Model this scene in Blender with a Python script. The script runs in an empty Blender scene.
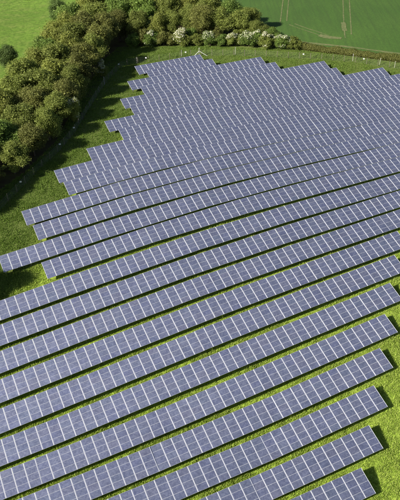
import bpy, math, random
import numpy as np
from mathutils import Matrix, Vector, Euler

scene = bpy.context.scene
col = scene.collection
R = math.radians

# ------------------------------------------------------------------ camera, sky, sun, exposure
CAM_H, CAM_PITCH, CAM_ROLL, CAM_F = 73.556, R(38.08), R(-0.837), 651.38 / 500.0
cam_data = bpy.data.cameras.new('camera')
cam_data.sensor_fit = 'VERTICAL'
cam_data.sensor_height = 24.0
cam_data.lens = CAM_F * 24.0
cam_data.clip_start = 0.5
cam_data.clip_end = 9000.0
cam = bpy.data.objects.new('camera', cam_data)
col.objects.link(cam)
cam.matrix_world = (Matrix.Translation((0, 0, CAM_H)) @ Matrix.Rotation(R(90) - CAM_PITCH, 4, 'X')
                    @ Matrix.Rotation(CAM_ROLL, 4, 'Z'))
scene.camera = cam

SUN_EL, SHADOW_AZ = R(31.5), R(30.0)          # shadows fall towards +x, a little +y
sun_dir = Vector((-math.cos(SUN_EL) * math.cos(SHADOW_AZ), -math.cos(SUN_EL) * math.sin(SHADOW_AZ), math.sin(SUN_EL)))
world = bpy.data.worlds.new('World')
scene.world = world
world.use_nodes = True
wn, wl = world.node_tree.nodes, world.node_tree.links
for nd in list(wn):
    wn.remove(nd)
sky = wn.new('ShaderNodeTexSky')
sky.sky_type = 'NISHITA'
sky.sun_disc = False
sky.sun_elevation = SUN_EL
sky.sun_rotation = math.atan2(sun_dir.x, sun_dir.y)
sky.air_density = 1.0
sky.dust_density = 1.2
bg = wn.new('ShaderNodeBackground')
bg.inputs['Strength'].default_value = 0.05
wo = wn.new('ShaderNodeOutputWorld')
wl.new(sky.outputs[0], bg.inputs['Color'])
wl.new(bg.outputs[0], wo.inputs['Surface'])

sun_data = bpy.data.lights.new('sun', 'SUN')
sun_data.energy = 5.0
sun_data.angle = R(0.5)
sun_data.color = (1.0, 0.945, 0.86)
sun = bpy.data.objects.new('sun', sun_data)
col.objects.link(sun)
sun.rotation_euler = sun_dir.to_track_quat('Z', 'Y').to_euler()

scene.view_settings.view_transform = 'Standard'
scene.view_settings.look = 'None'
scene.view_settings.gamma = 1.0
scene.view_settings.use_curve_mapping = False
scene.view_settings.exposure = 1.2

try:
    scene.cycles.max_bounces = 5
    scene.cycles.diffuse_bounces = 3
    scene.cycles.transmission_bounces = 3
    scene.cycles.glossy_bounces = 2
except Exception:
    pass

# ------------------------------------------------------------------ material helpers
class NT:
    def __init__(s, name):
        s.m = bpy.data.materials.new(name)
        s.m.use_nodes = True
        s.t = s.m.node_tree
        for nd in list(s.t.nodes):
            s.t.nodes.remove(nd)
        s.out = s.t.nodes.new('ShaderNodeOutputMaterial')
    def n(s, kind, **kw):
        nd = s.t.nodes.new(kind)
        for k, v in kw.items():
            if k.startswith('i_'):
                nd.inputs[k[2:].replace('_', ' ')].default_value = v
            else:
                setattr(nd, k, v)
        return nd
    def l(s, a, b):
        s.t.links.new(a, b)
    def pos(s):
        return s.n('ShaderNodeNewGeometry').outputs['Position']
    def noise(s, scale, detail=3.0, vec=None, rough=0.55):
        nd = s.n('ShaderNodeTexNoise')
        nd.inputs['Scale'].default_value = scale
        nd.inputs['Detail'].default_value = detail
        nd.inputs['Roughness'].default_value = rough
        s.l(vec if vec is not None else s.pos(), nd.inputs['Vector'])
        return nd.outputs['Fac']
    def ramp(s, fac, stops):
        nd = s.n('ShaderNodeValToRGB')
        cr = nd.color_ramp
        while len(cr.elements) < len(stops):
            cr.elements.new(0.5)
        for e, (p, c) in zip(cr.elements, stops):
            e.position = p
            e.color = (*c, 1)
        s.l(fac, nd.inputs['Fac'])
        return nd.outputs['Color']
    def mix(s, fac, a, b, mode='MIX'):
        nd = s.n('ShaderNodeMix', data_type='RGBA', blend_type=mode)
        for sock, v in ((nd.inputs[0], fac), (nd.inputs[6], a), (nd.inputs[7], b)):
            if hasattr(v, 'is_linked'):
                s.l(v, sock)
            elif isinstance(v, tuple):
                sock.default_value = (*v, 1) if len(v) == 3 else v
            else:
                sock.default_value = v
        return nd.outputs[2]
    def math(s, op, a, b=0.0, clamp=False):
        nd = s.n('ShaderNodeMath', operation=op, use_clamp=clamp)
        for sock, v in ((nd.inputs[0], a), (nd.inputs[1], b)):
            if hasattr(v, 'is_linked'):
                s.l(v, sock)
            else:
                sock.default_value = v
        return nd.outputs[0]
    def bsdf(s, color, rough=0.7, metallic=0.0, bump=None, bump_strength=0.3, bump_dist=0.1, spec=0.5, coat=0.0):
        b = s.n('ShaderNodeBsdfPrincipled')
        for k, v in (('Base Color', color), ('Roughness', rough), ('Metallic', metallic)):
            if hasattr(v, 'is_linked'):
                s.l(v, b.inputs[k])
            else:
                b.inputs[k].default_value = (*v, 1) if isinstance(v, tuple) else v
        b.inputs['Specular IOR Level'].default_value = spec
        b.inputs['Coat Weight'].default_value = coat
        if bump is not None:
            bn = s.n('ShaderNodeBump')
            bn.inputs['Strength'].default_value = bump_strength
            bn.inputs['Distance'].default_value = bump_dist
            s.l(bump, bn.inputs['Height'])
            s.l(bn.outputs[0], b.inputs['Normal'])
        return b.outputs[0]
    def done(s, shader):
        s.l(shader, s.out.inputs['Surface'])
        return s.m

def plain(name, c, rough=0.6, metallic=0.0, var=0.0, scale=3.0):
    t = NT(name)
    if var:
        c2 = tuple(v * (1 - var) for v in c)
        cc = t.ramp(t.noise(scale, 4), [(0.35, c2), (0.65, c)])
    else:
        cc = c
    return t.done(t.bsdf(cc, rough, metallic))

def leaf_material(name, ramp, trans=0.35, tint=0.25, spec=0.25):
    t = NT(name)
    g = t.n('ShaderNodeNewGeometry')
    base = t.ramp(g.outputs['Random Per Island'], ramp)
    oi = t.n('ShaderNodeObjectInfo')
    hs = t.n('ShaderNodeHueSaturation')
    t.l(base, hs.inputs['Color'])
    t.l(t.math('MULTIPLY_ADD', oi.outputs['Random'], tint), hs.inputs['Value'])
    t.t.nodes[-1].inputs[2].default_value = 1.0 - tint / 2 if t.t.nodes[-1].bl_idname == 'ShaderNodeMath' else 1
    for nd in t.t.nodes:
        if nd.bl_idname == 'ShaderNodeMath' and nd.operation == 'MULTIPLY_ADD':
            nd.inputs[2].default_value = 1.0 - tint / 2
    b = t.bsdf(hs.outputs[0], 0.6, spec=spec)
    tr = t.n('ShaderNodeBsdfTranslucent')
    t.l(hs.outputs[0], tr.inputs['Color'])
    ms = t.n('ShaderNodeMixShader')
    ms.inputs[0].default_value = trans
    t.l(b, ms.inputs[1])
    t.l(tr.outputs[0], ms.inputs[2])
    return t.done(ms.outputs[0])

# --- ground materials
def ground_material(name, a, b, c, soil, big=0.05, fine=1.6):
    t = NT(name)
    n1 = t.noise(big, 4)
    n2 = t.noise(0.35, 4)
    n3 = t.noise(fine, 5, rough=0.7)
    c1 = t.ramp(n1, [(0.35, tuple(v * .86 for v in a)), (0.65, b)])
    c2 = t.mix(t.ramp(n2, [(0.45, (0, 0, 0)), (0.7, (1, 1, 1))]), c1, c)
    c3 = t.mix(t.ramp(n3, [(0.35, (1, 1, 1)), (0.6, (0, 0, 0))]), c2, tuple(v * 0.62 for v in a))
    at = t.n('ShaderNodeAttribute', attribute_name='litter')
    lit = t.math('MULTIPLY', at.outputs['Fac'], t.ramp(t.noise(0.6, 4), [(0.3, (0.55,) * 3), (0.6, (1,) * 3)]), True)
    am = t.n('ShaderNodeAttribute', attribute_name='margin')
    mg = t.mix(t.noise(0.5, 4), (0.06, 0.085, 0.016), (0.10, 0.125, 0.03))  # ground colour darkened to stand for weaker light on these strips
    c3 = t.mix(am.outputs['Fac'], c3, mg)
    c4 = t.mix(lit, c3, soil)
    return t.done(t.bsdf(c4, 0.9, bump=n3, bump_strength=0.5, bump_dist=0.15, spec=0.15))

M = {}
M['grass_ground'] = ground_material('grass_ground', (0.209, 0.297, 0.034), (0.264, 0.363, 0.044), (0.297, 0.363, 0.063), (0.05, 0.038, 0.022))
M['meadow'] = ground_material('meadow', (0.095, 0.168, 0.02), (0.125, 0.205, 0.026), (0.135, 0.175, 0.035), (0.05, 0.038, 0.022), 0.035, 0.9)

def crop_material():
    t = NT('crop')
    sx = t.n('ShaderNodeMapping')
    sx.inputs['Rotation'].default_value = (0, 0, R(11))
    sx.inputs['Scale'].default_value = (1.0, 0.05, 1.0)
    t.l(t.pos(), sx.inputs['Vector'])
    rows = t.noise(1.1, 3, sx.outputs[0])
    n1 = t.noise(0.045, 3)
    n3 = t.noise(1.8, 4)
    c1 = t.ramp(n1, [(0.3, (0.036, 0.078, 0.014)), (0.7, (0.052, 0.1, 0.018))])
    c2 = t.mix(t.ramp(rows, [(0.35, (0.55,) * 3), (0.6, (0,) * 3)]), c1, (0.034, 0.062, 0.015))
    c3 = t.mix(t.ramp(n3, [(0.4, (0.4,) * 3), (0.6, (0,) * 3)]), c2, (0.028, 0.054, 0.013))
    return t.done(t.bsdf(c3, 0.9, bump=n3, bump_strength=0.4, bump_dist=0.12, spec=0.15))
M['crop'] = crop_material()
def soil_material():
    t = NT('bare_soil')
    n = t.noise(1.3, 5)
    c = t.ramp(n, [(0.35, (0.07, 0.095, 0.035)), (0.52, (0.095, 0.108, 0.042)), (0.75, (0.14, 0.135, 0.068))])
    return t.done(t.bsdf(c, 0.95, bump=n, spec=0.1))
M['soil'] = soil_material()

# --- solar panel materials
def cell_material():
    t = NT('solar_cells')
    tc = t.n('ShaderNodeTexCoord')
    oi = t.n('ShaderNodeObjectInfo')
    at = t.n('ShaderNodeAttribute', attribute_name='vary')
    rnd = t.math('FRACT', t.math('ADD', oi.outputs['Random'], at.outputs['Fac']))
    base = t.ramp(rnd, [(0.0, (0.110, 0.134, 0.221)), (0.14, (0.163, 0.175, 0.257)), (0.28, (0.132, 0.153, 0.240)), (0.42, (0.172, 0.173, 0.240)),
                        (0.57, (0.139, 0.168, 0.240)), (0.7, (0.181, 0.196, 0.280)), (0.84, (0.123, 0.139, 0.246)), (1.0, (0.154, 0.172, 0.246))])
    dust = t.ramp(t.noise(1.1, 4), [(0.3, (0.72,) * 3), (0.7, (1.25,) * 3)])
    base = t.mix(1.0, base, dust, 'MULTIPLY')
    # crystal flakes
    v = t.n('ShaderNodeTexVoronoi')
    v.inputs['Scale'].default_value = 5.0
    t.l(t.pos(), v.inputs['Vector'])
    sep = t.n('ShaderNodeSeparateColor')
    t.l(v.outputs['Color'], sep.inputs[0])
    fl = t.mix(0.6, base, t.mix(sep.outputs[0], (0.088, 0.102, 0.186), (0.207, 0.226, 0.319)))
    # busbar and cell gaps, a few millimetres wide
    s3 = t.n('ShaderNodeSeparateXYZ')
    t.l(t.n('ShaderNodeUVMap').outputs[0], s3.inputs[0])
    gx = t.math('ABSOLUTE', t.math('SUBTRACT', t.math('FRACT', t.math('MULTIPLY', s3.outputs[0], 10.0)), 0.5))
    gy = t.math('ABSOLUTE', t.math('SUBTRACT', t.math('FRACT', t.math('MULTIPLY', s3.outputs[1], 6.0)), 0.5))
    line = t.math('GREATER_THAN', t.math('MAXIMUM', gx, gy), 0.486)
    c = t.mix(line, fl, (0.26, 0.26, 0.30))
    nz = t.noise(0.45, 3)
    rg = t.n('ShaderNodeMapRange')
    rg.inputs['To Min'].default_value = 0.56
    rg.inputs['To Max'].default_value = 0.66
    t.l(nz, rg.inputs['Value'])
    return t.done(t.bsdf(c, rg.outputs[0], metallic=0.75, spec=0.5, coat=0.6))
M['cells'] = cell_material()
M['backsheet'] = plain('white_backsheet', (0.56, 0.56, 0.60), 0.45)
M['alu'] = plain('aluminium_frame', (0.50, 0.51, 0.54), 0.4, 0.2)
M['steel'] = plain('galvanised_steel', (0.42, 0.43, 0.44), 0.45, 0.6, 0.25, 8)
M['wood_post'] = plain('weathered_timber', (0.17, 0.145, 0.105), 0.85, 0, 0.4, 6)
M['pale_post'] = plain('pale_timber', (0.36, 0.35, 0.28), 0.8, 0, 0.25, 6)
M['white'] = plain('white_plate', (0.55, 0.55, 0.53), 0.45)
M['wire'] = plain('fence_wire', (0.33, 0.33, 0.32), 0.5, 0.6)
M['bark'] = plain('bark', (0.11, 0.08, 0.055), 0.95, 0, 0.5, 4)
def lm(name, *cs, trans=0.35, tint=0.35):
    M[name] = leaf_material(name, [(i / (len(cs) - 1), c) for i, c in enumerate(cs)], trans, tint)
lm('leaf_olive', (0.106, 0.134, 0.024), (0.146, 0.180, 0.033), (0.185, 0.221, 0.044), (0.230, 0.258, 0.061), trans=0.42)
lm('leaf_brown', (0.095, 0.105, 0.022), (0.129, 0.140, 0.031), (0.162, 0.174, 0.040), (0.202, 0.208, 0.055), trans=0.42)
lm('leaf_green', (0.087, 0.146, 0.022), (0.121, 0.188, 0.031), (0.155, 0.226, 0.042), (0.193, 0.263, 0.061), trans=0.42)
lm('leaf_dark', (0.049, 0.084, 0.016), (0.070, 0.112, 0.023), (0.091, 0.140, 0.031), (0.126, 0.175, 0.047))
lm('leaf_yellow', (0.146, 0.171, 0.029), (0.190, 0.218, 0.037), (0.230, 0.254, 0.051), (0.274, 0.295, 0.072), trans=0.42)
lm('blossom', (0.26, 0.27, 0.14), (0.42, 0.42, 0.29), (0.55, 0.54, 0.42), trans=0.25, tint=0.1)
lm('grass_blade', (0.168, 0.252, 0.032), (0.297, 0.403, 0.058), (0.381, 0.482, 0.089), (0.493, 0.549, 0.158), trans=0.38, tint=0.0)
lm('margin_blade', (0.069, 0.120, 0.017), (0.113, 0.184, 0.026), (0.152, 0.234, 0.036), (0.209, 0.269, 0.067), trans=0.35, tint=0.0)  # same grass in darker tones, the dimmer far and left light painted in
lm('crop_blade', (0.035, 0.085, 0.018), (0.055, 0.12, 0.026), (0.075, 0.145, 0.035), trans=0.3, tint=0.0)

# ------------------------------------------------------------------ object helpers
def tag(o, label=None, cat=None, group=None, kind=None):
    if label: o['label'] = label
    if cat: o['category'] = cat
    if group: o['group'] = group
    if kind: o['kind'] = kind
    return o

def link(name, mesh, parent=None, mw=None):
    o = bpy.data.objects.new(name, mesh)
    col.objects.link(o)
    if parent is not None:
        o.parent = parent
    if mw is not None:
        o.matrix_basis = mw
    return o

def empty(name, loc=(0, 0, 0), rz=0.0):
    o = bpy.data.objects.new(name, None)
    o.empty_display_size = 0.5
    col.objects.link(o)
    o.location = loc
    o.rotation_euler = (0, 0, rz)
    return o

def mesh_np(name, verts, faces, mats, face_mat=None, smooth=False):
    """verts (n,3) array; faces (m,k) array with a fixed k"""
    verts = np.asarray(verts, dtype=np.float32)
    faces = np.asarray(faces, dtype=np.int32)
    me = bpy.data.meshes.new(name)
    n, k = faces.shape
    me.vertices.add(len(verts))
    me.vertices.foreach_set('co', verts.ravel())
    me.loops.add(n * k)
    me.loops.foreach_set('vertex_index', faces.ravel())
    me.polygons.add(n)
    me.polygons.foreach_set('loop_start', np.arange(0, n * k, k, dtype=np.int32))
    if face_mat is not None:
        me.polygons.foreach_set('material_index', np.asarray(face_mat, dtype=np.int32))
    me.polygons.foreach_set('use_smooth', np.full(n, smooth))
    for m in mats:
        me.materials.append(m)
    me.update(calc_edges=True)
    me.validate()
    return me

class MB:
    """collects boxes, tubes and tapered pieces into one mesh"""
    def __init__(s):
        s.v, s.f = [], []
    def box(s, c, size, rot=None):
        b = len(s.v)
        for x in (-.5, .5):
            for y in (-.5, .5):
                for z in (-.5, .5):
                    p = Vector((x * size[0], y * size[1], z * size[2]))
                    if rot is not None:
                        p = rot @ p
                    s.v.append(tuple(p + Vector(c)))
        for q in ((0, 1, 3, 2), (4, 6, 7, 5), (0, 4, 5, 1), (2, 3, 7, 6), (0, 2, 6, 4), (1, 5, 7, 3)):
            s.f.append(tuple(b + i for i in q))
    def tube(s, pts, radii, k=6, cap=True):
        pts = [Vector(p) for p in pts]
        rings = []
        for i, p in enumerate(pts):
            d = (pts[min(i + 1, len(pts) - 1)] - pts[max(i - 1, 0)]).normalized()
            a = d.orthogonal().normalized() if abs(d.z) > 0.95 else d.cross(Vector((0, 0, 1))).normalized()
            bb = d.cross(a)
            base = len(s.v)
            for j in range(k):
                t = 2 * math.pi * j / k
                s.v.append(tuple(p + (a * math.cos(t) + bb * math.sin(t)) * radii[i]))
            rings.append(base)
        for r0, r1 in zip(rings, rings[1:]):
            for j in range(k):
                s.f.append((r0 + j, r0 + (j + 1) % k, r1 + (j + 1) % k, r1 + j))
        if cap:
            s.f.append(tuple(rings[0] + j for j in reversed(range(k))))
            s.f.append(tuple(rings[-1] + j for j in range(k)))
    def mesh(s, name, mat, smooth=False):
        me = bpy.data.meshes.new(name)
        me.from_pydata(s.v, [], s.f)
        me.materials.append(mat)
        if smooth:
            me.polygons.foreach_set('use_smooth', np.full(len(me.polygons), True))
        me.update()
        return me

# ------------------------------------------------------------------ terrain (a low hill under the array)
TC = [-1.2524, 6.9141, -2.6293, -1.198, -10.7542, 0.8657, -1.172, 0.5108, 1.8864, -0.9287, -0.998, 3.6469, 4.901, 1.9877,
      -0.3209, -0.4981, -0.0608, 0.5745, 0.2783]
def soft(v, lo, hi, w=4.0):
    a = np.logaddexp(0, (v - lo) / w) * w + lo
    return hi - np.logaddexp(0, (hi - a) / w) * w
def Z(x, y):
    x = np.asarray(x, dtype=float); y = np.asarray(y, dtype=float)
    ys = soft(y, 58, 196)
    lim = .245 * ys + 6
    xs = soft(x, -lim, lim)
    X = xs / 60.; Y = (ys - 110) / 80.
    T = [X, Y, X*X, X*Y, Y*Y, X**3, X*X*Y, X*Y*Y, Y**3, X**4, X**3*Y, X*X*Y*Y, X*Y**3, Y**4, Y**5, X*Y**4, X*X*Y**3, X**3*Y*Y, X**4*Y]
    return sum(c * t for c, t in zip(TC, T))
def z1(x, y):
    return float(Z(x, y))

def vnoise(x, y, s, seed=0):
    """smooth value noise, numpy"""
    x = np.asarray(x) / s; y = np.asarray(y) / s
    xi = np.floor(x).astype(np.int64); yi = np.floor(y).astype(np.int64)
    fx = x - xi; fy = y - yi
    fx = fx * fx * (3 - 2 * fx); fy = fy * fy * (3 - 2 * fy)
    def h(a, b):
        k = (a * 374761393 + b * 668265263 + seed * 974711) & 0xffffffff
        k = ((k ^ (k >> 13)) * 1274126177) & 0xffffffff
        return ((k ^ (k >> 16)) & 0xffff) / 65535.0
    return (h(xi, yi) * (1 - fx) + h(xi + 1, yi) * fx) * (1 - fy) + (h(xi, yi + 1) * (1 - fx) + h(xi + 1, yi + 1) * fx) * fy

EDGE_Y = np.array([40, 80, 104, 113.5, 121.5, 133.7, 156.4, 186.3, 198.6, 260])
EDGE_X = np.array([-78, -58, -46, -41.2, -36.5, -31.9, -29.1, -27.3, -24.0, -10])      # the wood's edge facing the panels
def edge_x(y):
    return np.interp(y, EDGE_Y, EDGE_X)
HX = np.array([-24, 0.9, 15.9, 29.9, 41.7, 58, 68.4, 120])
HY = np.array([199.5, 196, 192, 188.6, 184.5, 179.3, 175.9, 160])                        # hedge line along the far side
def hedge_y(x):
    return np.interp(x, HX, HY)

LEFT_Y = np.array([40, 84, 95, 108, 120, 132, 146, 160, 172, 181])
LEFT_X = np.array([-40, -32, -29, -26, -21, -16, -11, -7, -3, 0])                        # where the rows begin on the wood side
def dim_margin(x, y):
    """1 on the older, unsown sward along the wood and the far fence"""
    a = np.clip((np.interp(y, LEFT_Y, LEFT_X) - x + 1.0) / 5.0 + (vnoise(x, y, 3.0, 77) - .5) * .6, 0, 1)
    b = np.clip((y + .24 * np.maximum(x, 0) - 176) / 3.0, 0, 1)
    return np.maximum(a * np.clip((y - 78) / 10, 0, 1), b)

fx_ = np.array([4000, 2200, 1200, 700, 420, 280, 200, 160, 135, 122])
xs = np.concatenate([-fx_, np.arange(-115, 115.1, 1.25), fx_[::-1]])
fy_ = np.array([275, 290, 310, 340, 390, 470, 600, 850, 1300, 2200, 4500])
ys = np.concatenate([[-4000, -1500, -600, -250, -100, -30, 10, 25], np.arange(35, 265.1, 1.25), fy_])
GX, GY = np.meshgrid(xs, ys)
GZ = Z(GX, GY)
nx, ny = len(xs), len(ys)
V = np.stack([GX.ravel(), GY.ravel(), GZ.ravel()], 1)
idx = np.arange(nx * ny).reshape(ny, nx)
F = np.stack([idx[:-1, :-1].ravel(), idx[:-1, 1:].ravel(), idx[1:, 1:].ravel(), idx[1:, :-1].ravel()], 1)
FC = V[F].mean(1)
cx, cy = FC[:, 0], FC[:, 1]
crop_mask = ((cx > 26) & (cy > hedge_y(cx) + 1.6)) | ((cx > 19) & (cy > 199.5)) | ((cy > 216) & (cx > -16))
meadow_mask = ~crop_mask & ((cx < edge_x(cy) - 15) | (cy > 216))
def ground_part(name, mask, mat, kind='structure'):
    f = F[mask]
    u, inv = np.unique(f, return_inverse=True)
    v = V[u]
    me = mesh_np(name, v, inv.reshape(f.shape), [mat], smooth=True)
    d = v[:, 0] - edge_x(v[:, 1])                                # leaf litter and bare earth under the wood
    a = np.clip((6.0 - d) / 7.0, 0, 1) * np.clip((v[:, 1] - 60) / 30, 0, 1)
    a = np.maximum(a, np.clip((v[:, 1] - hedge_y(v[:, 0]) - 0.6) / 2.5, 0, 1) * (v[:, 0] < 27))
    if name != 'ground':
        a *= 0
    at = me.attributes.new('litter', 'FLOAT', 'POINT')
    at.data.foreach_set('value', a.astype(np.float32))
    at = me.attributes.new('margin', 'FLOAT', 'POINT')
    at.data.foreach_set('value', (dim_margin(v[:, 0], v[:, 1]) if name == 'ground' else v[:, 0] * 0).astype(np.float32))
    return tag(link(name, me), kind=kind)
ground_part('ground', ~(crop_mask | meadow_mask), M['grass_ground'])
ground_part('meadow', meadow_mask, M['meadow'])
ground_part('crop_field', crop_mask, M['crop'])

def strip(name, pts, width, mat, lift=0.035, ragged=0.3, seed=0):
    """a draped ribbon of bare soil"""
    rng = np.random.default_rng(seed)
    P = []
    for (a, b) in zip(pts, pts[1:]):
        n = max(2, int(math.hypot(b[0] - a[0], b[1] - a[1]) / 0.6))
        for i in range(n):
            P.append((a[0] + (b[0] - a[0]) * i / n, a[1] + (b[1] - a[1]) * i / n))
    P.append(pts[-1])
    P = np.array(P)
    T = np.gradient(P, axis=0); T /= np.linalg.norm(T, axis=1)[:, None]
    N = np.stack([-T[:, 1], T[:, 0]], 1)
    tt = np.arange(len(P)) * .6
    w = (width * (.18 + ragged * vnoise(tt, tt * 0 + seed, 3.0, seed) * .8 + .1 * vnoise(tt, tt * 0, .9, seed)))[:, None]
    w2 = (width * (.18 + ragged * vnoise(tt, tt * 0 + seed, 2.6, seed + 40) * .8 + .1 * vnoise(tt, tt * 0, .8, seed + 3)))[:, None]
    A, B = P + N * w, P - N * w2
    v = np.concatenate([A, B])
    v = np.concatenate([v, Z(v[:, 0], v[:, 1])[:, None] + lift], 1)
    n = len(P)
    f = np.array([(i, n + i, n + i + 1, i + 1) for i in range(n - 1)])
    return tag(link(name, mesh_np(name, v, f, [mat])), kind='structure')

strip('tramline', [(27.0, 211.0), (30.4, 233.7), (36.5, 275)], 0.55, M['soil'], seed=1)
strip('tramline', [(29.2, 212.0), (32.3, 233.2), (38.4, 274)], 0.55, M['soil'], seed=2)
strip('tramline', [(45.0, 195.0), (46.2, 204), (50.4, 228.9), (56, 262)], 0.55, M['soil'], seed=3)
strip('tramline', [(47.2, 197.0), (48.4, 204), (52.5, 228.6), (58, 262)], 0.55, M['soil'], seed=4)
strip('tramline', [(29.6, 208.6), (33.0, 203.6), (38.6, 196.8)], 0.4, M['soil'], 0.05, 0.5, 5)
strip('tramline', [(31.4, 208.9), (34.8, 203.9), (40.4, 197.2)], 0.4, M['soil'], 0.05, 0.5, 15)
strip('bare_patch', [(37.6, 198.0), (39.6, 196.4), (41.6, 195.4), (43.8, 194.6)], 1.5, M['soil'], 0.065, 0.9, 6)
strip('bare_patch', [(45.6, 200), (46.0, 203), (46.5, 207)], 1.4, M['soil'], 0.05, 0.8, 7)
strip('bare_patch', [(30.5, 194.4), (36, 192.0), (44, 189.4), (58, 184.6), (75, 179.0)], 0.9, M['soil'], 0.04, 0.7, 8)

# ------------------------------------------------------------------ solar arrays
PHI, PITCH, Y0, TILT, SLEN = 0.42717, 5.08516, 162.8036, 0.2774, 3.8273
DR = [-0.051, -0.001, 0.022, -0.051, -0.123, -0.045, -0.002, -0.011, 0.0, 0.146, 0.226, 0.105, 0.077, -0.059, 0.042, -0.217,
      -0.152, -0.047, 0.005, 0.115, 0.078, 0.077, 0.04, 0.049, -0.076, -0.148]
CW, HF = 1.68, 0.8
d2 = np.array([math.cos(PHI), math.sin(PHI)])
n2 = np.array([-math.sin(PHI), math.cos(PHI)])
MODW, MODH, GAPH = 1.656, 0.949, SLEN / 4
# (start along the row, number of 1.68 m columns), from the far row to the near one
ROWS = [(56.45, 12), (57.90, 12), (50.70, 24), (52.42, 24), (45.10, 36), (45.80, 36), (37.65, 48), (39.30, 48),
        (30.12, 60), (21.42, 60), (22.06, 60), (12.01, 60), (12.96, 60), (5.14, 60), (11.85, 48)]
ends = {15: 89.6, 16: 84.6, 17: 80.0, 18: 75.4, 19: 71.0, 20: 66.21, 21: 61.44, 22: 56.75, 23: 52.02, 24: 47.42, 25: 42.33}
for i in range(15, 26):
    n = {15: 54, 16: 54, 17: 51}.get(i, 48)
    ROWS.append((ends[i] - n * CW, n))

def panel_template():
    w, h, t = MODW, MODH, 0.04
    rx, ry = 0.027, 0.011
    mx, my = rx + 0.028, ry + 0.003
    def ring(x0, y0, z):
        return [(-w/2 + x0, y0, z), (w/2 - x0, y0, z), (w/2 - x0, h - y0, z), (-w/2 + x0, h - y0, z)]
    v = ring(0, 0, 0) + ring(0, 0, t) + ring(rx, ry, t) + ring(rx, ry, t - 0.006) + ring(mx, my, t - 0.006)
    f, fm = [], []
    f.append((3, 2, 1, 0)); fm.append(1)
    for a, b, m in ((0, 4, 0), (4, 8, 0), (8, 12, 0), (12, 16, 1)):
        for j in range(4):
            f.append((a + j, a + (j + 1) % 4, b + (j + 1) % 4, b + j)); fm.append(m)
    f.append((16, 17, 18, 19)); fm.append(2)
    return np.array(v), np.array(f), np.array(fm)
PV, PF, PFM = panel_template()
PMATS = [M['alu'], M['backsheet'], M['cells']]
def set_panel_uv(me, reps):
    uv = me.uv_layers.new(name='UVMap')
    nl = len(me.loops)
    a = np.zeros((nl, 2), np.float32)
    per = len(PF) * 4
    for r in range(reps):
        b = r * per + (len(PF) - 1) * 4
        a[b:b + 4] = [(0, 0), (1, 0), (1, 1), (0, 1)]
    uv.data.foreach_set('uv', a.ravel())
panel_mesh = mesh_np('panel', PV, PF, PMATS, PFM)
set_panel_uv(panel_mesh, 1)

trestle = MB()
rot = Matrix.Rotation(TILT, 3, 'X')
for s in (0.55, 3.3):
    yy, zz = s * math.cos(TILT), s * math.sin(TILT)
    trestle.box((0, yy, (zz - 0.1 - 2.6) / 2), (0.09, 0.09, zz - 0.1 + 2.6 - 0.06))
trestle.box((0, SLEN / 2 * math.cos(TILT), SLEN / 2 * math.sin(TILT) - 0.13), (0.07, SLEN * 0.92, 0.09), rot)
trestle_mesh = trestle.mesh('support_frame', M['steel'])

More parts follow.
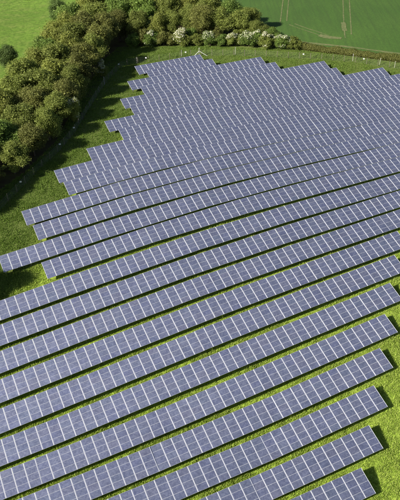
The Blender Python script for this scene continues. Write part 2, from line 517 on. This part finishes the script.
ORD = ['first', 'second', 'third', 'fourth', 'fifth', 'sixth', 'seventh', 'eighth', 'ninth', 'tenth', 'eleventh', 'twelfth',
       'thirteenth', 'fourteenth', 'fifteenth', 'sixteenth', 'seventeenth', 'eighteenth', 'nineteenth', 'twentieth']
rng = random.Random(7)
FAR_ROWS = 9            # rows whose single panels are too small to pick apart
row_boxes = []
def row_point(i, a, extra=0.0):
    q = n2 * (Y0 - i * PITCH + DR[i] + extra) + d2 * a
    return q
for i, (a0, ncol) in enumerate(ROWS):
    base = row_point(i, a0 + ncol * CW / 2, SLEN / 2)
    root = empty('solar_panel_row', (base[0], base[1], z1(base[0], base[1])))
    inv = Matrix.Translation(-root.location)
    if i == 0:
        lab = 'short row of dark blue solar panels at the far tip, farthest of all'
    elif i < 13:
        lab = '%s row of blue solar panels counted from the far tip of the array' % ORD[i]
    elif i == 25:
        lab = 'nearest row of lavender grey solar panels, at the bottom right corner'
    else:
        lab = '%s row of lavender grey solar panels counted from the nearest row' % ORD[25 - i]
    tag(root, lab, 'solar panels', 'rows of solar panels across the field')
    row_boxes.append((i, a0, a0 + ncol * CW))
    allv, allf, allm, vary = [], [], [], []
    for t0 in range(0, ncol, 12):
        nc = min(12, ncol - t0)
        ends_ = []
        for a in (a0 + t0 * CW, a0 + (t0 + nc) * CW):
            q = row_point(i, a, SLEN / 2 * math.cos(TILT))
            ends_.append(z1(q[0], q[1]) + HF)
        jit = [rng.uniform(-.035, .035), rng.uniform(-.035, .035)]
        za, zb = ends_[0] + jit[0], ends_[1] + jit[1]
        ln = nc * CW
        tl = TILT + rng.uniform(-.008, .008)
        X = Vector((d2[0], d2[1], (zb - za) / ln)).normalized()
        Yv = Vector((n2[0] * math.cos(tl), n2[1] * math.cos(tl), math.sin(tl)))
        Yv = (Yv - X * Yv.dot(X)).normalized()
        N = X.cross(Yv)
        B = Matrix((X, Yv, N)).transposed().to_4x4()
        sh = rng.uniform(-.02, .02)
        def frame_at(a):
            q = row_point(i, a)
            return Vector((q[0] + n2[0] * sh, q[1] + n2[1] * sh, za + (zb - za) * (a - a0 - t0 * CW) / ln))
        for c in range(nc):
            o = frame_at(a0 + (t0 + c + .5) * CW) + N * rng.uniform(-.008, .008)
            for k in range(4):
                p = o + Yv * (k * GAPH + (GAPH - MODH) / 2)
                tw = Matrix.Rotation(rng.uniform(-.006, .006), 4, 'X') @ Matrix.Rotation(rng.uniform(-.005, .005), 4, 'Y')
                mw = Matrix.Translation(p) @ B @ tw
                if i >= FAR_ROWS:
                    link('panel', panel_mesh, root, inv @ mw)
                else:
                    A = np.array(inv @ mw)
                    allf.append(PF + len(PV) * len(allv))
                    allv.append(PV @ A[:3, :3].T + A[:3, 3])
                    allm.append(PFM)
                    vary.append(rng.random())
        for c in range(0, nc + 1, 3):
            a = a0 + (t0 + min(max(c, 0.25), nc - 0.25)) * CW
            link('support_frame', trestle_mesh, root, inv @ Matrix.Translation(frame_at(a)) @ Matrix.Rotation(PHI, 4, 'Z'))
        for s in (0.5, 1.45, 2.4, 3.35):
            mb = MB()
            mb.box((ln / 2, s, -0.05), (ln - 0.02, 0.06, 0.07))
            link('rail', mb.mesh('rail', M['steel']), root, inv @ Matrix.Translation(frame_at(a0 + t0 * CW)) @ B)
    if allv:
        me = mesh_np('panel_array', np.concatenate(allv), np.concatenate(allf), PMATS, np.concatenate(allm))
        set_panel_uv(me, len(vary))
        at = me.attributes.new('vary', 'FLOAT', 'FACE')
        at.data.foreach_set('value', np.repeat(np.array(vary, np.float32), len(PF)))
        tag(link('panel_array', me, root), kind='stuff')

# ------------------------------------------------------------------ trees and hedges
def leaf_quads(P, Nn, size, rng, aspect=0.75):
    n = len(P)
    r = rng.normal(size=(n, 3))
    T = np.cross(Nn, r); T /= np.linalg.norm(T, axis=1)[:, None] + 1e-9
    Bv = np.cross(Nn, T)
    s = size[:, None]
    v = np.stack([P - T * s * .5, P - Bv * s * .5 * aspect + Nn * s * .12, P + T * s * .5, P + Bv * s * .5 * aspect + Nn * s * .12], 1).reshape(-1, 3)
    return v, np.arange(4 * n).reshape(n, 4)

def unit(rng, n):
    v = rng.normal(size=(n, 3))
    return v / np.linalg.norm(v, axis=1)[:, None]

def clumps(rng, Rr, z0, z1_, n, flat=1.0):
    cz = (z0 + z1_) / 2; hz = (z1_ - z0) / 2
    C, rad = [], []
    while len(C) < n:
        u = unit(rng, 1)[0] * (rng.random() ** (1 / 2.2))
        c = np.array([u[0] * Rr * .78, u[1] * Rr * .78, cz + u[2] * hz * .8])
        w = 1 - .45 * max(0, u[2])
        c[0] *= w; c[1] *= w
        r = Rr * rng.uniform(.13, .36)
        if rng.random() < .18:                       # leaders and side sprays that break the outline
            c = np.array([c[0] * 1.28, c[1] * 1.28, cz + (c[2] - cz) * 1.2]); r *= .6
        C.append(c); rad.append(r)
    return np.array(C), np.array(rad)

def crown_mesh(name, seed, Rr, z0, z1_, ncl, nleaf, leaf, mat):
    rng = np.random.default_rng(seed)
    C, rad = clumps(rng, Rr, z0, z1_, ncl)
    ci = rng.choice(ncl, nleaf, p=rad ** 2 / (rad ** 2).sum())
    D = unit(rng, nleaf)
    D[:, 2] = np.where(rng.random(nleaf) < .35, np.abs(D[:, 2]), D[:, 2])
    rr = rad[ci] * np.clip(rng.normal(.90, .27, nleaf), .1, 1.6)
    P = C[ci] + D * rr[:, None] * np.array([1, 1, .85])
    Nn = D * .7 + unit(rng, nleaf) * .75 + np.array([0, 0, .25])
    Nn /= np.linalg.norm(Nn, axis=1)[:, None]
    v, f = leaf_quads(P, Nn, leaf * rng.lognormal(0, .38, nleaf), rng)
    return mesh_np(name, v, f, [mat]), C, rad

def trunk_mesh(name, seed, C, rad, h, r0, stems=1):
    rng = random.Random(seed)
    mb = MB()
    for s in range(stems):
        ox, oy = (0, 0) if stems == 1 else (rng.uniform(-.5, .5), rng.uniform(-.5, .5))
        bend = (rng.uniform(-.4, .4), rng.uniform(-.4, .4))
        top = h * .72
        pts = [(ox, oy, -0.4), (ox, oy, 0.1), (ox + bend[0] * .4, oy + bend[1] * .4, top * .45), (ox + bend[0], oy + bend[1], top)]
        mb.tube(pts, [r0 * 1.35, r0, r0 * .75, r0 * .25], 7)
        order = sorted(range(len(C)), key=lambda k: rng.random())[:9]
        for k in order:
            c = C[k]
            zz = min(max(c[2] * .55, .5), top * .9)
            f = zz / top
            st = Vector((ox + bend[0] * f, oy + bend[1] * f, zz))
            en = Vector(c) + Vector((c[0], c[1], abs(c[2]) * .3)).normalized() * float(rad[k]) * .8
            mid = st.lerp(en, .5) + Vector((0, 0, .3))
            mb.tube([st, mid, en], [r0 * .42, r0 * .26, r0 * .06], 5)
    return mb.mesh(name, M['bark'], True)

TREES = []
specs = [  # seed, radius, crown bottom, top, clumps, leaves, leaf, stems
    (11, 4.0, 1.0, 9.0, 46, 26000, .20, 1), (12, 4.0, 0.4, 9.0, 54, 28000, .18, 2), (13, 4.0, 1.2, 9.0, 40, 24000, .20, 1),
    (14, 4.0, 0.2, 9.0, 60, 28000, .18, 2), (15, 4.0, 0.8, 9.0, 44, 24000, .19, 1), (16, 4.0, 0.8, 9.0, 50, 26000, .19, 1)]
for (sd, r, zb, zt, nc, nl, lf, st) in specs:
    cm, C, rad = crown_mesh('crown', sd, r, zb, zt, nc, nl, lf, M['leaf_olive'])
    TREES.append((cm, trunk_mesh('trunk', sd, C, rad, zt, .19, st)))
BUSHES = []
for sd in (31, 32, 33):
    cm, C, rad = crown_mesh('crown', sd, 2.4, 0.0, 4.2, 34, 13000, .16, M['leaf_olive'])
    tm = trunk_mesh('trunk', sd, C, rad, 4.0, .07, 3)
    rg = np.random.default_rng(sd + 50)
    n, nk = {31: (650, 6), 32: (1700, 16), 33: (950, 9)}[sd]
    keep = np.concatenate([rad.argsort()[::-1][:nk // 2], C[:, 2].argsort()[::-1][:nk - nk // 2]])
    ci = rg.choice(keep, n)
    D = unit(rg, n); D[:, 2] = np.abs(D[:, 2]) * .9 + .05
    P = C[ci] + D * (rad[ci] * rg.uniform(.95, 1.22, n))[:, None]
    Nn = D + unit(rg, n) * .5; Nn /= np.linalg.norm(Nn, axis=1)[:, None]
    v, f = leaf_quads(P, Nn, rg.uniform(.10, .27, n), rg, 1.0)
    BUSHES.append((cm, tm, mesh_np('blossom', v, f, [M['blossom']])))

trng = random.Random(3)
def place(name, proto, x, y, rad, h, mat, label, cat, group=None, base_r=4.0, base_h=9.0, blossom=None):
    root = empty(name, (x, y, z1(x, y) - 0.05), trng.uniform(0, 6.28))
    root.scale = (rad / base_r * trng.uniform(.93, 1.07), rad / base_r * trng.uniform(.93, 1.07), h / base_h)
    tag(root, label, cat, group)
    link('trunk', proto[1], root)
    c = link('crown', proto[0], root)
    c.material_slots[0].link = 'OBJECT'
    c.material_slots[0].material = M[mat]
    if blossom:
        link('blossom', proto[2], root)
    return root

COLOUR = {'leaf_olive': 'olive green', 'leaf_brown': 'brownish', 'leaf_green': 'fresh green', 'leaf_dark': 'dark green', 'leaf_yellow': 'yellow green'}
def rank(pts, where, group):
    seen = unseen = 0
    for k, (x, y, r, h, m) in enumerate(pts):
        if x + r * 1.1 < -.307 * (y * math.cos(CAM_PITCH) + CAM_H * math.sin(CAM_PITCH)):     # stands outside the picture, its shadow may not
            lab = '%s tree, %s beyond the left picture edge, %s' % (COLOUR[m], ORD[unseen], where.split(' along ')[-1])
            unseen += 1
        else:
            lab = '%s tree, %s %s' % (COLOUR[m], ORD[seen], where)
            seen += 1
        place('tree', TREES[(k * 5 + int(abs(x) * 3)) % len(TREES)], x, y, r, h, m, lab, 'tree', group)
O_, B_, G_, D_, Y_ = 'leaf_olive', 'leaf_brown', 'leaf_green', 'leaf_dark', 'leaf_yellow'
front = [(-44.6, 82.2, 4.4, 11.8, B_), (-52.0, 99.0, 4.14, 8.40, B_), (-47.5, 106.5, 4.14, 8.40, B_), (-43.0, 114.0, 3.91, 7.98, B_), (-39.6, 121.0, 3.91, 7.98, O_), (-36.6, 128.0, 3.68, 8.19, B_), (-34.4, 135.0, 3.91, 8.40, O_), (-33.0, 142.0, 3.91, 8.82, O_),
         (-32.0, 149.0, 4.14, 9.24, B_), (-31.4, 156.5, 4.14, 9.66, O_), (-31.0, 164.0, 4.37, 10.08, B_), (-30.5, 171.5, 4.37, 10.71, B_),
         (-30.0, 179.5, 4.60, 11.13, O_), (-29.2, 188.0, 4.83, 11.55, B_), (-27.5, 196.5, 4.83, 12.08, B_)]
mid = [(-50.5, 112.0, 4.88, 8.85, G_), (-46.0, 120.0, 4.88, 8.26, G_), (-43.5, 128.0, 5.12, 8.85, G_), (-41.0, 136.0, 5.12, 9.44, O_), (-39.5, 144.0, 4.88, 9.44, B_), (-38.5, 152.0, 5.37, 10.62, O_),
       (-37.5, 160.5, 5.37, 10.62, Y_), (-37.0, 169.0, 5.37, 11.80, O_), (-36.0, 177.5, 5.61, 12.39, Y_), (-35.5, 187.0, 5.61, 12.39, O_), (-34.0, 197.0, 5.86, 12.98, B_), (-32.0, 206.0, 5.86, 12.98, O_)]
back = [(-53.0, 124.0, 5.00, 8.75, G_), (-49.5, 133.0, 5.00, 9.38, O_), (-47.0, 142.0, 5.25, 10.00, Y_), (-45.0, 150.5, 5.25, 10.62, O_), (-44.0, 159.0, 5.25, 11.25, O_), (-43.0, 168.0, 5.25, 11.25, Y_),
        (-42.0, 177.5, 5.50, 11.88, G_), (-41.5, 187.0, 5.50, 11.88, Y_), (-40.5, 197.0, 5.75, 12.50, Y_), (-39.0, 207.0, 6.00, 13.12, G_), (-36.0, 217.0, 6.00, 13.75, Y_), (-32.0, 227.0, 6.00, 13.75, O_)]
rank(front, 'from the bottom left along the wood edge facing the panels', 'trees of the wood beside the array')
rank(mid, 'from the bottom left along the middle of the wood', 'trees of the wood beside the array')
rank(back, 'from the bottom left along the wood edge facing the meadow', 'trees of the wood beside the array')
tall = [(-24.5, 205.0, 4.26, 10.50, B_), (-18.5, 204.0, 4.26, 10.50, O_), (-12.5, 203.0, 3.58, 8.93, Y_), (-8.0, 205.0, 3.81, 8.93, O_), (-2.5, 206.5, 4.26, 9.97, O_), (2.0, 202.0, 5.15, 11.03, B_),
        (8.0, 201.5, 4.48, 9.97, O_), (13.5, 201.0, 4.26, 8.93, O_), (18.5, 197.5, 3.36, 6.30, O_), (23.0, 194.5, 2.91, 5.04, G_)]
rank(tall, 'from the left in the tall tree belt behind the far hedge', 'tall trees behind the far hedge')
tall2 = [(-25.0, 215.0, 5.52, 12.08, G_), (-17.0, 214.0, 5.29, 11.55, G_), (-9.5, 214.5, 5.06, 11.55, O_), (-2.0, 215.5, 5.29, 11.55, Y_), (5.0, 212.0, 5.29, 11.55, O_), (11.0, 209.0, 4.83, 9.97, G_), (16.5, 205.0, 3.91, 7.88, O_)]
rank(tall2, 'from the left in the rearmost line of the tree belt', 'rear trees of the far belt')
tall3 = [(-23.0, 226.0, 4.8, 11.0, O_), (-14.0, 225.0, 4.8, 11.0, Y_), (-5.0, 226.0, 4.8, 11.0, O_), (3.0, 222.0, 4.4, 10.0, G_)]
rank(tall3, 'from the left along the top edge of the picture', 'rear trees of the far belt')

# bushes at the foot of the far belt and of the wood; some in white blossom
bl = [(-14.2, 199.5, 2.3, 4.6, True, 'hawthorn bush in pale blossom, leftmost of the far hedge line'),
      (-4.8, 198.2, 2.9, 5.4, True, 'round hawthorn bush covered in white blossom, brightest of the far hedge line'),
      (4.0, 196.4, 2.3, 4.4, True, 'hawthorn bush with loose white blossom behind the braced fence post'),
      (11.2, 195.0, 2.0, 4.0, True, 'small hawthorn with thin cream blossom in middle of far hedge line'),
      (15.6, 193.8, 2.4, 4.4, True, 'hawthorn bush with creamy blossom below the low olive trees'),
      (20.4, 192.4, 2.5, 4.4, True, 'wide hawthorn bush in white blossom near right end of hedge line'),
      (25.2, 191.2, 2.6, 4.2, True, 'last hawthorn in white blossom before the trimmed hedge begins'),
      (-19.5, 200.4, 2.2, 4.0, False, 'brown leafy bush left of the pale hawthorn, in the dark corner'),
      (-9.6, 199.0, 2.4, 4.4, False, 'olive bush between the pale hawthorn and the brightest white hawthorn'),
      (0.0, 197.4, 2.2, 3.6, False, 'brown bush right beside the brightest white hawthorn'),
      (8.0, 195.7, 2.2, 3.6, False, 'green bush right of the loose white hawthorn in hedge line'),
      (-16.9, 201.0, 1.9, 5.2, False, 'upright olive bush just left of the pale leftmost hawthorn'),
      (-11.9, 200.6, 1.7, 3.4, False, 'low bush tucked against the right side of the leftmost hawthorn'),
      (-2.2, 199.6, 2.0, 4.8, False, 'taller bush rising behind the right shoulder of the brightest white hawthorn'),
      (6.1, 197.6, 1.9, 4.9, False, 'upright bush behind the right side of the loose white hawthorn'),
      (13.3, 195.6, 1.8, 3.2, True, 'low blossoming bush between the thin cream hawthorn and the creamy hawthorn'),
      (17.9, 194.4, 2.0, 4.6, True, 'blossoming bush between the creamy hawthorn and the wide white hawthorn'),
      (22.9, 192.9, 1.9, 3.4, True, 'low blossoming bush between the wide hawthorn and the last hawthorn'),
      (28.6, 190.3, 2.2, 3.6, False, 'green bush at the right end where the trimmed hedge starts')]
for k, (x, y, r, h, b, lab) in enumerate(bl):
    place('hawthorn_bush' if b else 'bush', BUSHES[(k * 7 + k // 3) % 3], x, y - .9, r * 1.28, h * 1.08, [O_, G_, B_][k % 3] if not b else [G_, O_][k % 2], lab, 'bush', 'bushes along the far hedge line', 2.4, 4.2, b)
place('hawthorn_bush', BUSHES[1], -26.6, 172.5, 2.1, 5.4, O_, 'hawthorn with white blossom at the shaded wood edge beside the fence', 'bush', None, 2.4, 4.2, True)
place('hawthorn_bush', BUSHES[2], -30.2, 143.5, 2.5, 6.6, Y_, 'yellow green bush with thin blossom standing out of the dark wood edge', 'bush', None, 2.4, 4.2, True)
place('tree', TREES[3], -55.4, 185.0, 4.2, 7.6, D_, 'round dark green tree standing alone in the meadow at left edge', 'tree')
place('tree', TREES[1], -48.2, 229.0, 4.2, 8.0, D_, 'dark green tree at the meadow side top of the wood', 'tree')
place('bush', BUSHES[0], -53.1, 240.0, .55, .8, D_, 'tiny dark shrub alone in the meadow near the dark green tree', 'bush', None, 2.4, 4.2)
place('bush', BUSHES[1], -64.5, 256.0, 1.3, 1.6, D_, 'small dark shrub in the meadow at the very top edge', 'bush', None, 2.4, 4.2)

def hedge(name, pts, width, height, n, mat, label, seed):
    rng = np.random.default_rng(seed)
    P = np.array(pts, float)
    seg = np.linalg.norm(np.diff(P, axis=0), axis=1)
    s = np.concatenate([[0], np.cumsum(seg)])
    t = rng.random(n) * s[-1]
    x = np.interp(t, s, P[:, 0]); y = np.interp(t, s, P[:, 1])
    hh = height * (.8 + .4 * vnoise(t, t * 0, 2.3, seed) + .2 * vnoise(t, t * 0 + 9, .8, seed))
    th = rng.random(n) * 2 * np.pi
    k = rng.random(n) ** .35
    off = np.cos(th) * width / 2 * k * (.85 + .4 * vnoise(t, th, 1.5, seed))
    zz = np.clip(hh * (.5 + .5 * np.sin(th) * k), .03, None)
    dx = np.gradient(P, axis=0)[0]; dx /= np.linalg.norm(dx)
    x = x - dx[1] * off; y = y + dx[0] * off
    PP = np.stack([x, y, Z(x, y) + zz], 1)
    Nn = np.stack([-dx[1] * np.cos(th), dx[0] * np.cos(th), np.sin(th) + .4], 1) + unit(rng, n) * .8
    Nn /= np.linalg.norm(Nn, axis=1)[:, None]
    v, f = leaf_quads(PP, Nn, rng.uniform(.12, .3, n), rng)
    b = np.array([P[0, 0], P[0, 1], z1(P[0, 0], P[0, 1])])
    root = empty(name, tuple(b))
    tag(root, label, 'hedge')
    link('foliage', mesh_np('foliage', v - b, f, [M[mat]]), root)
    mb = MB()
    r2 = random.Random(seed)
    for q in np.arange(0.5, s[-1], 1.2):
        bx_, by_ = np.interp(q, s, P[:, 0]), np.interp(q, s, P[:, 1])
        g = z1(bx_, by_) - b[2]
        mb.tube([(bx_ - b[0], by_ - b[1], g - .2), (bx_ - b[0] + r2.uniform(-.2, .2), by_ - b[1] + r2.uniform(-.2, .2), g + height * .8)], [.05, .02], 5)
    link('stems', mb.mesh('stems', M['bark']), root)
    return root
hedge('hedge', [(29.5, 189.0), (41.7, 184.6), (58.0, 179.4), (70, 175.6), (82, 172)], 1.7, 1.75, 45000, 'leaf_brown', 'low trimmed brown green hedge between the far fence and the crop field', 5)

# ------------------------------------------------------------------ perimeter fence, signs, posts
post_mb = MB()
post_mb.tube([(0, 0, -.4), (0, 0, 1.85), (0, 0, 1.92)], [.06, .055, .03], 7)
post_mesh = post_mb.mesh('post', M['wood_post'])
def fence(name, pts, label):
    P = np.array(pts, float)
    seg = np.linalg.norm(np.diff(P, axis=0), axis=1)
    s = np.concatenate([[0], np.cumsum(seg)])
    n = int(round(s[-1] / 3.2))
    root = empty(name, (P[0, 0], P[0, 1], z1(P[0, 0], P[0, 1])))
    tag(root, label, 'fence', 'wire perimeter fence')
    L0 = root.location
    Q = []
    for k in range(n + 1):
        q = s[-1] * k / n
        x, y = np.interp(q, s, P[:, 0]), np.interp(q, s, P[:, 1])
        p = Vector((x, y, z1(x, y)))
        Q.append(p)
        m = Matrix.Translation(p - L0) @ Euler((rng.uniform(-.03, .03), rng.uniform(-.03, .03), 0)).to_matrix().to_4x4()
        link('post', post_mesh, root, m)
    for h in (.15, .45, .75, 1.05, 1.35, 1.7):
        mb = MB()
        mb.tube([p - L0 + Vector((0, 0, h)) for p in Q], [.006] * len(Q), 4)
        link('wire', mb.mesh('wire', M['wire']), root)
    return root
fence('wire_fence', [(-45.5, 64), (-42.4, 76), (-41.8, 88), (-42.4, 102.0), (-37.1, 115.8), (-31.1, 130.1), (-29.0, 137.6), (-27.0, 152), (-24.9, 167.8), (-22.4, 179.0), (-20.3, 182.0)],
      'timber post and wire fence running between the wood and the left row ends')
fence('wire_fence', [(-20.3, 182.0), (-14.9, 183.6), (-1.5, 187.6), (11.4, 186.1), (30.6, 182.2), (45.0, 179.6), (57.0, 175.2), (64.5, 172.4), (78, 167)],
      'timber post and wire fence along the far edge below the hedge line')

sign_mb = MB()
sign_mb.box((0, 0, 0), (.42, .012, .32))
sign_mesh = sign_mb.mesh('plate', M['white'])
ties = MB()
for sx in (-.16, .16):
    ties.tube([(sx, .006, .12), (sx, .03, .12)], [.012, .012], 5)
ties_mesh = ties.mesh('cable_tie', M['wire'])
signs = [(-37.1, 115.8, 'small white sign plate on the left fence, lowest in the picture'), (-31.1, 130.1, 'small white sign plate on the left fence, second lowest in the picture'),
         (-29.0, 137.6, 'small white sign plate on left fence beside the yellow green bush'), (-22.4, 179.0, 'small white sign plate on the left fence, nearest its far corner'),
         (-14.9, 183.6, 'small white sign plate on the far fence, leftmost one'), (-3.4, 187.0, 'small white sign plate on the far fence beside the braced post'),
         (30.6, 182.2, 'small white sign plate on the far fence below the last hawthorn'), (47.3, 178.75, 'small white sign plate on the far fence below the trimmed hedge')]
for x, y, lab in signs:
    s = empty('warning_sign', (x, y - .09, z1(x, y) + 1.45), R(-8) if x > -20 else R(15))
    s.rotation_euler.x = R(-6)
    tag(s, lab, 'sign', 'white plates on the fence')
    link('plate', sign_mesh, s)
    link('cable_tie', ties_mesh, s)

# fence strainer with two diagonal braces
x, y = 0.6, 187.2
st = empty('braced_post', (x, y, z1(x, y)))
tag(st, 'pale straining post with two diagonal braces on the far fence', 'post')
mb = MB(); mb.tube([(0, 0, -.4), (0, 0, 2.2), (0, 0, 2.3)], [.1, .09, .05], 8); link('post', mb.mesh('post', M['pale_post']), st)
for ex in (-1.7, 2.5):
    ez = z1(x + ex, y - .4) - st.location.z
    mb = MB(); mb.tube([(0, 0, 1.5), (ex, -.5, ez + .02)], [.055, .055], 7); link('brace', mb.mesh('brace', M['white']), st)
mb = MB(); mb.box((0, 0, 2.36), (.2, .2, .1)); link('cap', mb.mesh('cap', M['white']), st)

for x, y, hgt, lab in [(-25.2, 166.5, 2.3, 'pale leaning post standing at the left fence near the shaded hawthorn'), (-17.6, 183.2, 1.9, 'short pale post at the far corner of the fence'),
                       (-4.6, 187.2, 2.1, 'pale slim post on far fence left of the braced post'), (11.2, 186.6, 2.4, 'pale slim post on far fence in front of the middle hawthorns'),
                       (44.6, 180.2, 2.2, 'pale slim post at the left part of the trimmed hedge'), (51.8, 178.0, 2.0, 'pale slim post in middle of the trimmed hedge'), (55.6, 176.0, 2.0, 'pale slim post on far fence at the right picture edge')]:
    p = empty('marker_post', (x, y, z1(x, y)))
    p.rotation_euler = (R(rng.uniform(-3, 3)), R(rng.uniform(-4, 4)), rng.uniform(0, 1))
    tag(p, lab, 'post', 'pale posts by the fence')
    mb = MB(); mb.tube([(0, 0, -.3), (0, 0, hgt - .1), (0, 0, hgt)], [.075, .065, .02], 6); link('shaft', mb.mesh('shaft', M['pale_post']), p)
    mb = MB(); mb.box((0, 0, hgt - .28), (.16, .16, .14)); link('junction_box', mb.mesh('junction_box', M['steel']), p)

# ------------------------------------------------------------------ grass and crop blades
def blades(name, X, Y, H, W_, nb, mat, seed, spread=.16, lean=.55):
    rng = np.random.default_rng(seed)
    n = len(X)
    x = np.repeat(X, nb); y = np.repeat(Y, nb); h = np.repeat(H, nb) * rng.uniform(.6, 1.2, n * nb)
    w = np.repeat(W_, nb) * rng.uniform(.7, 1.3, n * nb)
    th = rng.random(n * nb) * 2 * np.pi
    ox = x + np.cos(th) * spread * rng.random(n * nb); oy = y + np.sin(th) * spread * rng.random(n * nb)
    oz = Z(ox, oy)
    ph = rng.random(n * nb) * np.pi
    cxx, syy = np.cos(ph) * w / 2, np.sin(ph) * w / 2
    tx = ox + np.cos(th) * h * lean * rng.uniform(.2, 1, n * nb); ty = oy + np.sin(th) * h * lean * rng.uniform(.2, 1, n * nb)
    a = np.stack([ox - cxx, oy - syy, oz - .02], 1); b = np.stack([ox + cxx, oy + syy, oz - .02], 1)
    c = np.stack([tx, ty, oz + h], 1)
    v = np.stack([a, b, c], 1).reshape(-1, 3)
    return link(name, mesh_np(name, v, np.arange(len(v)).reshape(-1, 3), [mat]))

g = np.random.default_rng(21)
def in_view(x, y, m=1.18):
    dep = y * math.cos(CAM_PITCH) + CAM_H * math.sin(CAM_PITCH)
    return np.abs(x) < m * 200 / 651.38 * dep + 2
N = 1500000
x = g.uniform(-62, 72, N); y = g.uniform(42, 200, N)
keep = in_view(x, y) & (x > edge_x(y) - 1) & (y < hedge_y(x) - .5)
# leave out what lies under the tables
off = x * n2[0] + y * n2[1]; al = x * d2[0] + y * d2[1]
ri = np.round((Y0 - off + 1.8) / PITCH).astype(int)
for di in (0,):
    i = np.clip(ri, 0, 25)
    o = off - (Y0 - i * PITCH)
    a0 = np.array([r[1] for r in row_boxes])[i]; a1 = np.array([r[2] for r in row_boxes])[i]
    under = (o > .55) & (o < 3.4) & (al > a0 + .6) & (al < a1 - .6) & (ri >= 0) & (ri <= 25)
    keep &= ~under
dens = np.where(y < 100, 1.0, np.where(y < 130, .75, .5)) * (.45 + .75 * vnoise(x, y, 1.7, 2))
keep &= g.random(N) < dens
x, y = x[keep], y[keep]
big = vnoise(x, y, .9, 5) * .6 + vnoise(x, y, 4.0, 8) * .6
H = .12 + .36 * big ** 1.7
print('tufts', len(x))
mg = g.random(len(x)) < dim_margin(x, y)
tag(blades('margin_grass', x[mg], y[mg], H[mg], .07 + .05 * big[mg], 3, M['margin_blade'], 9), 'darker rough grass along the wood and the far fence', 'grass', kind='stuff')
x, y, H, big = x[~mg], y[~mg], H[~mg], big[~mg]
tag(blades('grass', x, y, H, .07 + .05 * big, 3, M['grass_blade'], 4), 'rough sunlit grass growing between and around the panel rows', 'grass', kind='stuff')
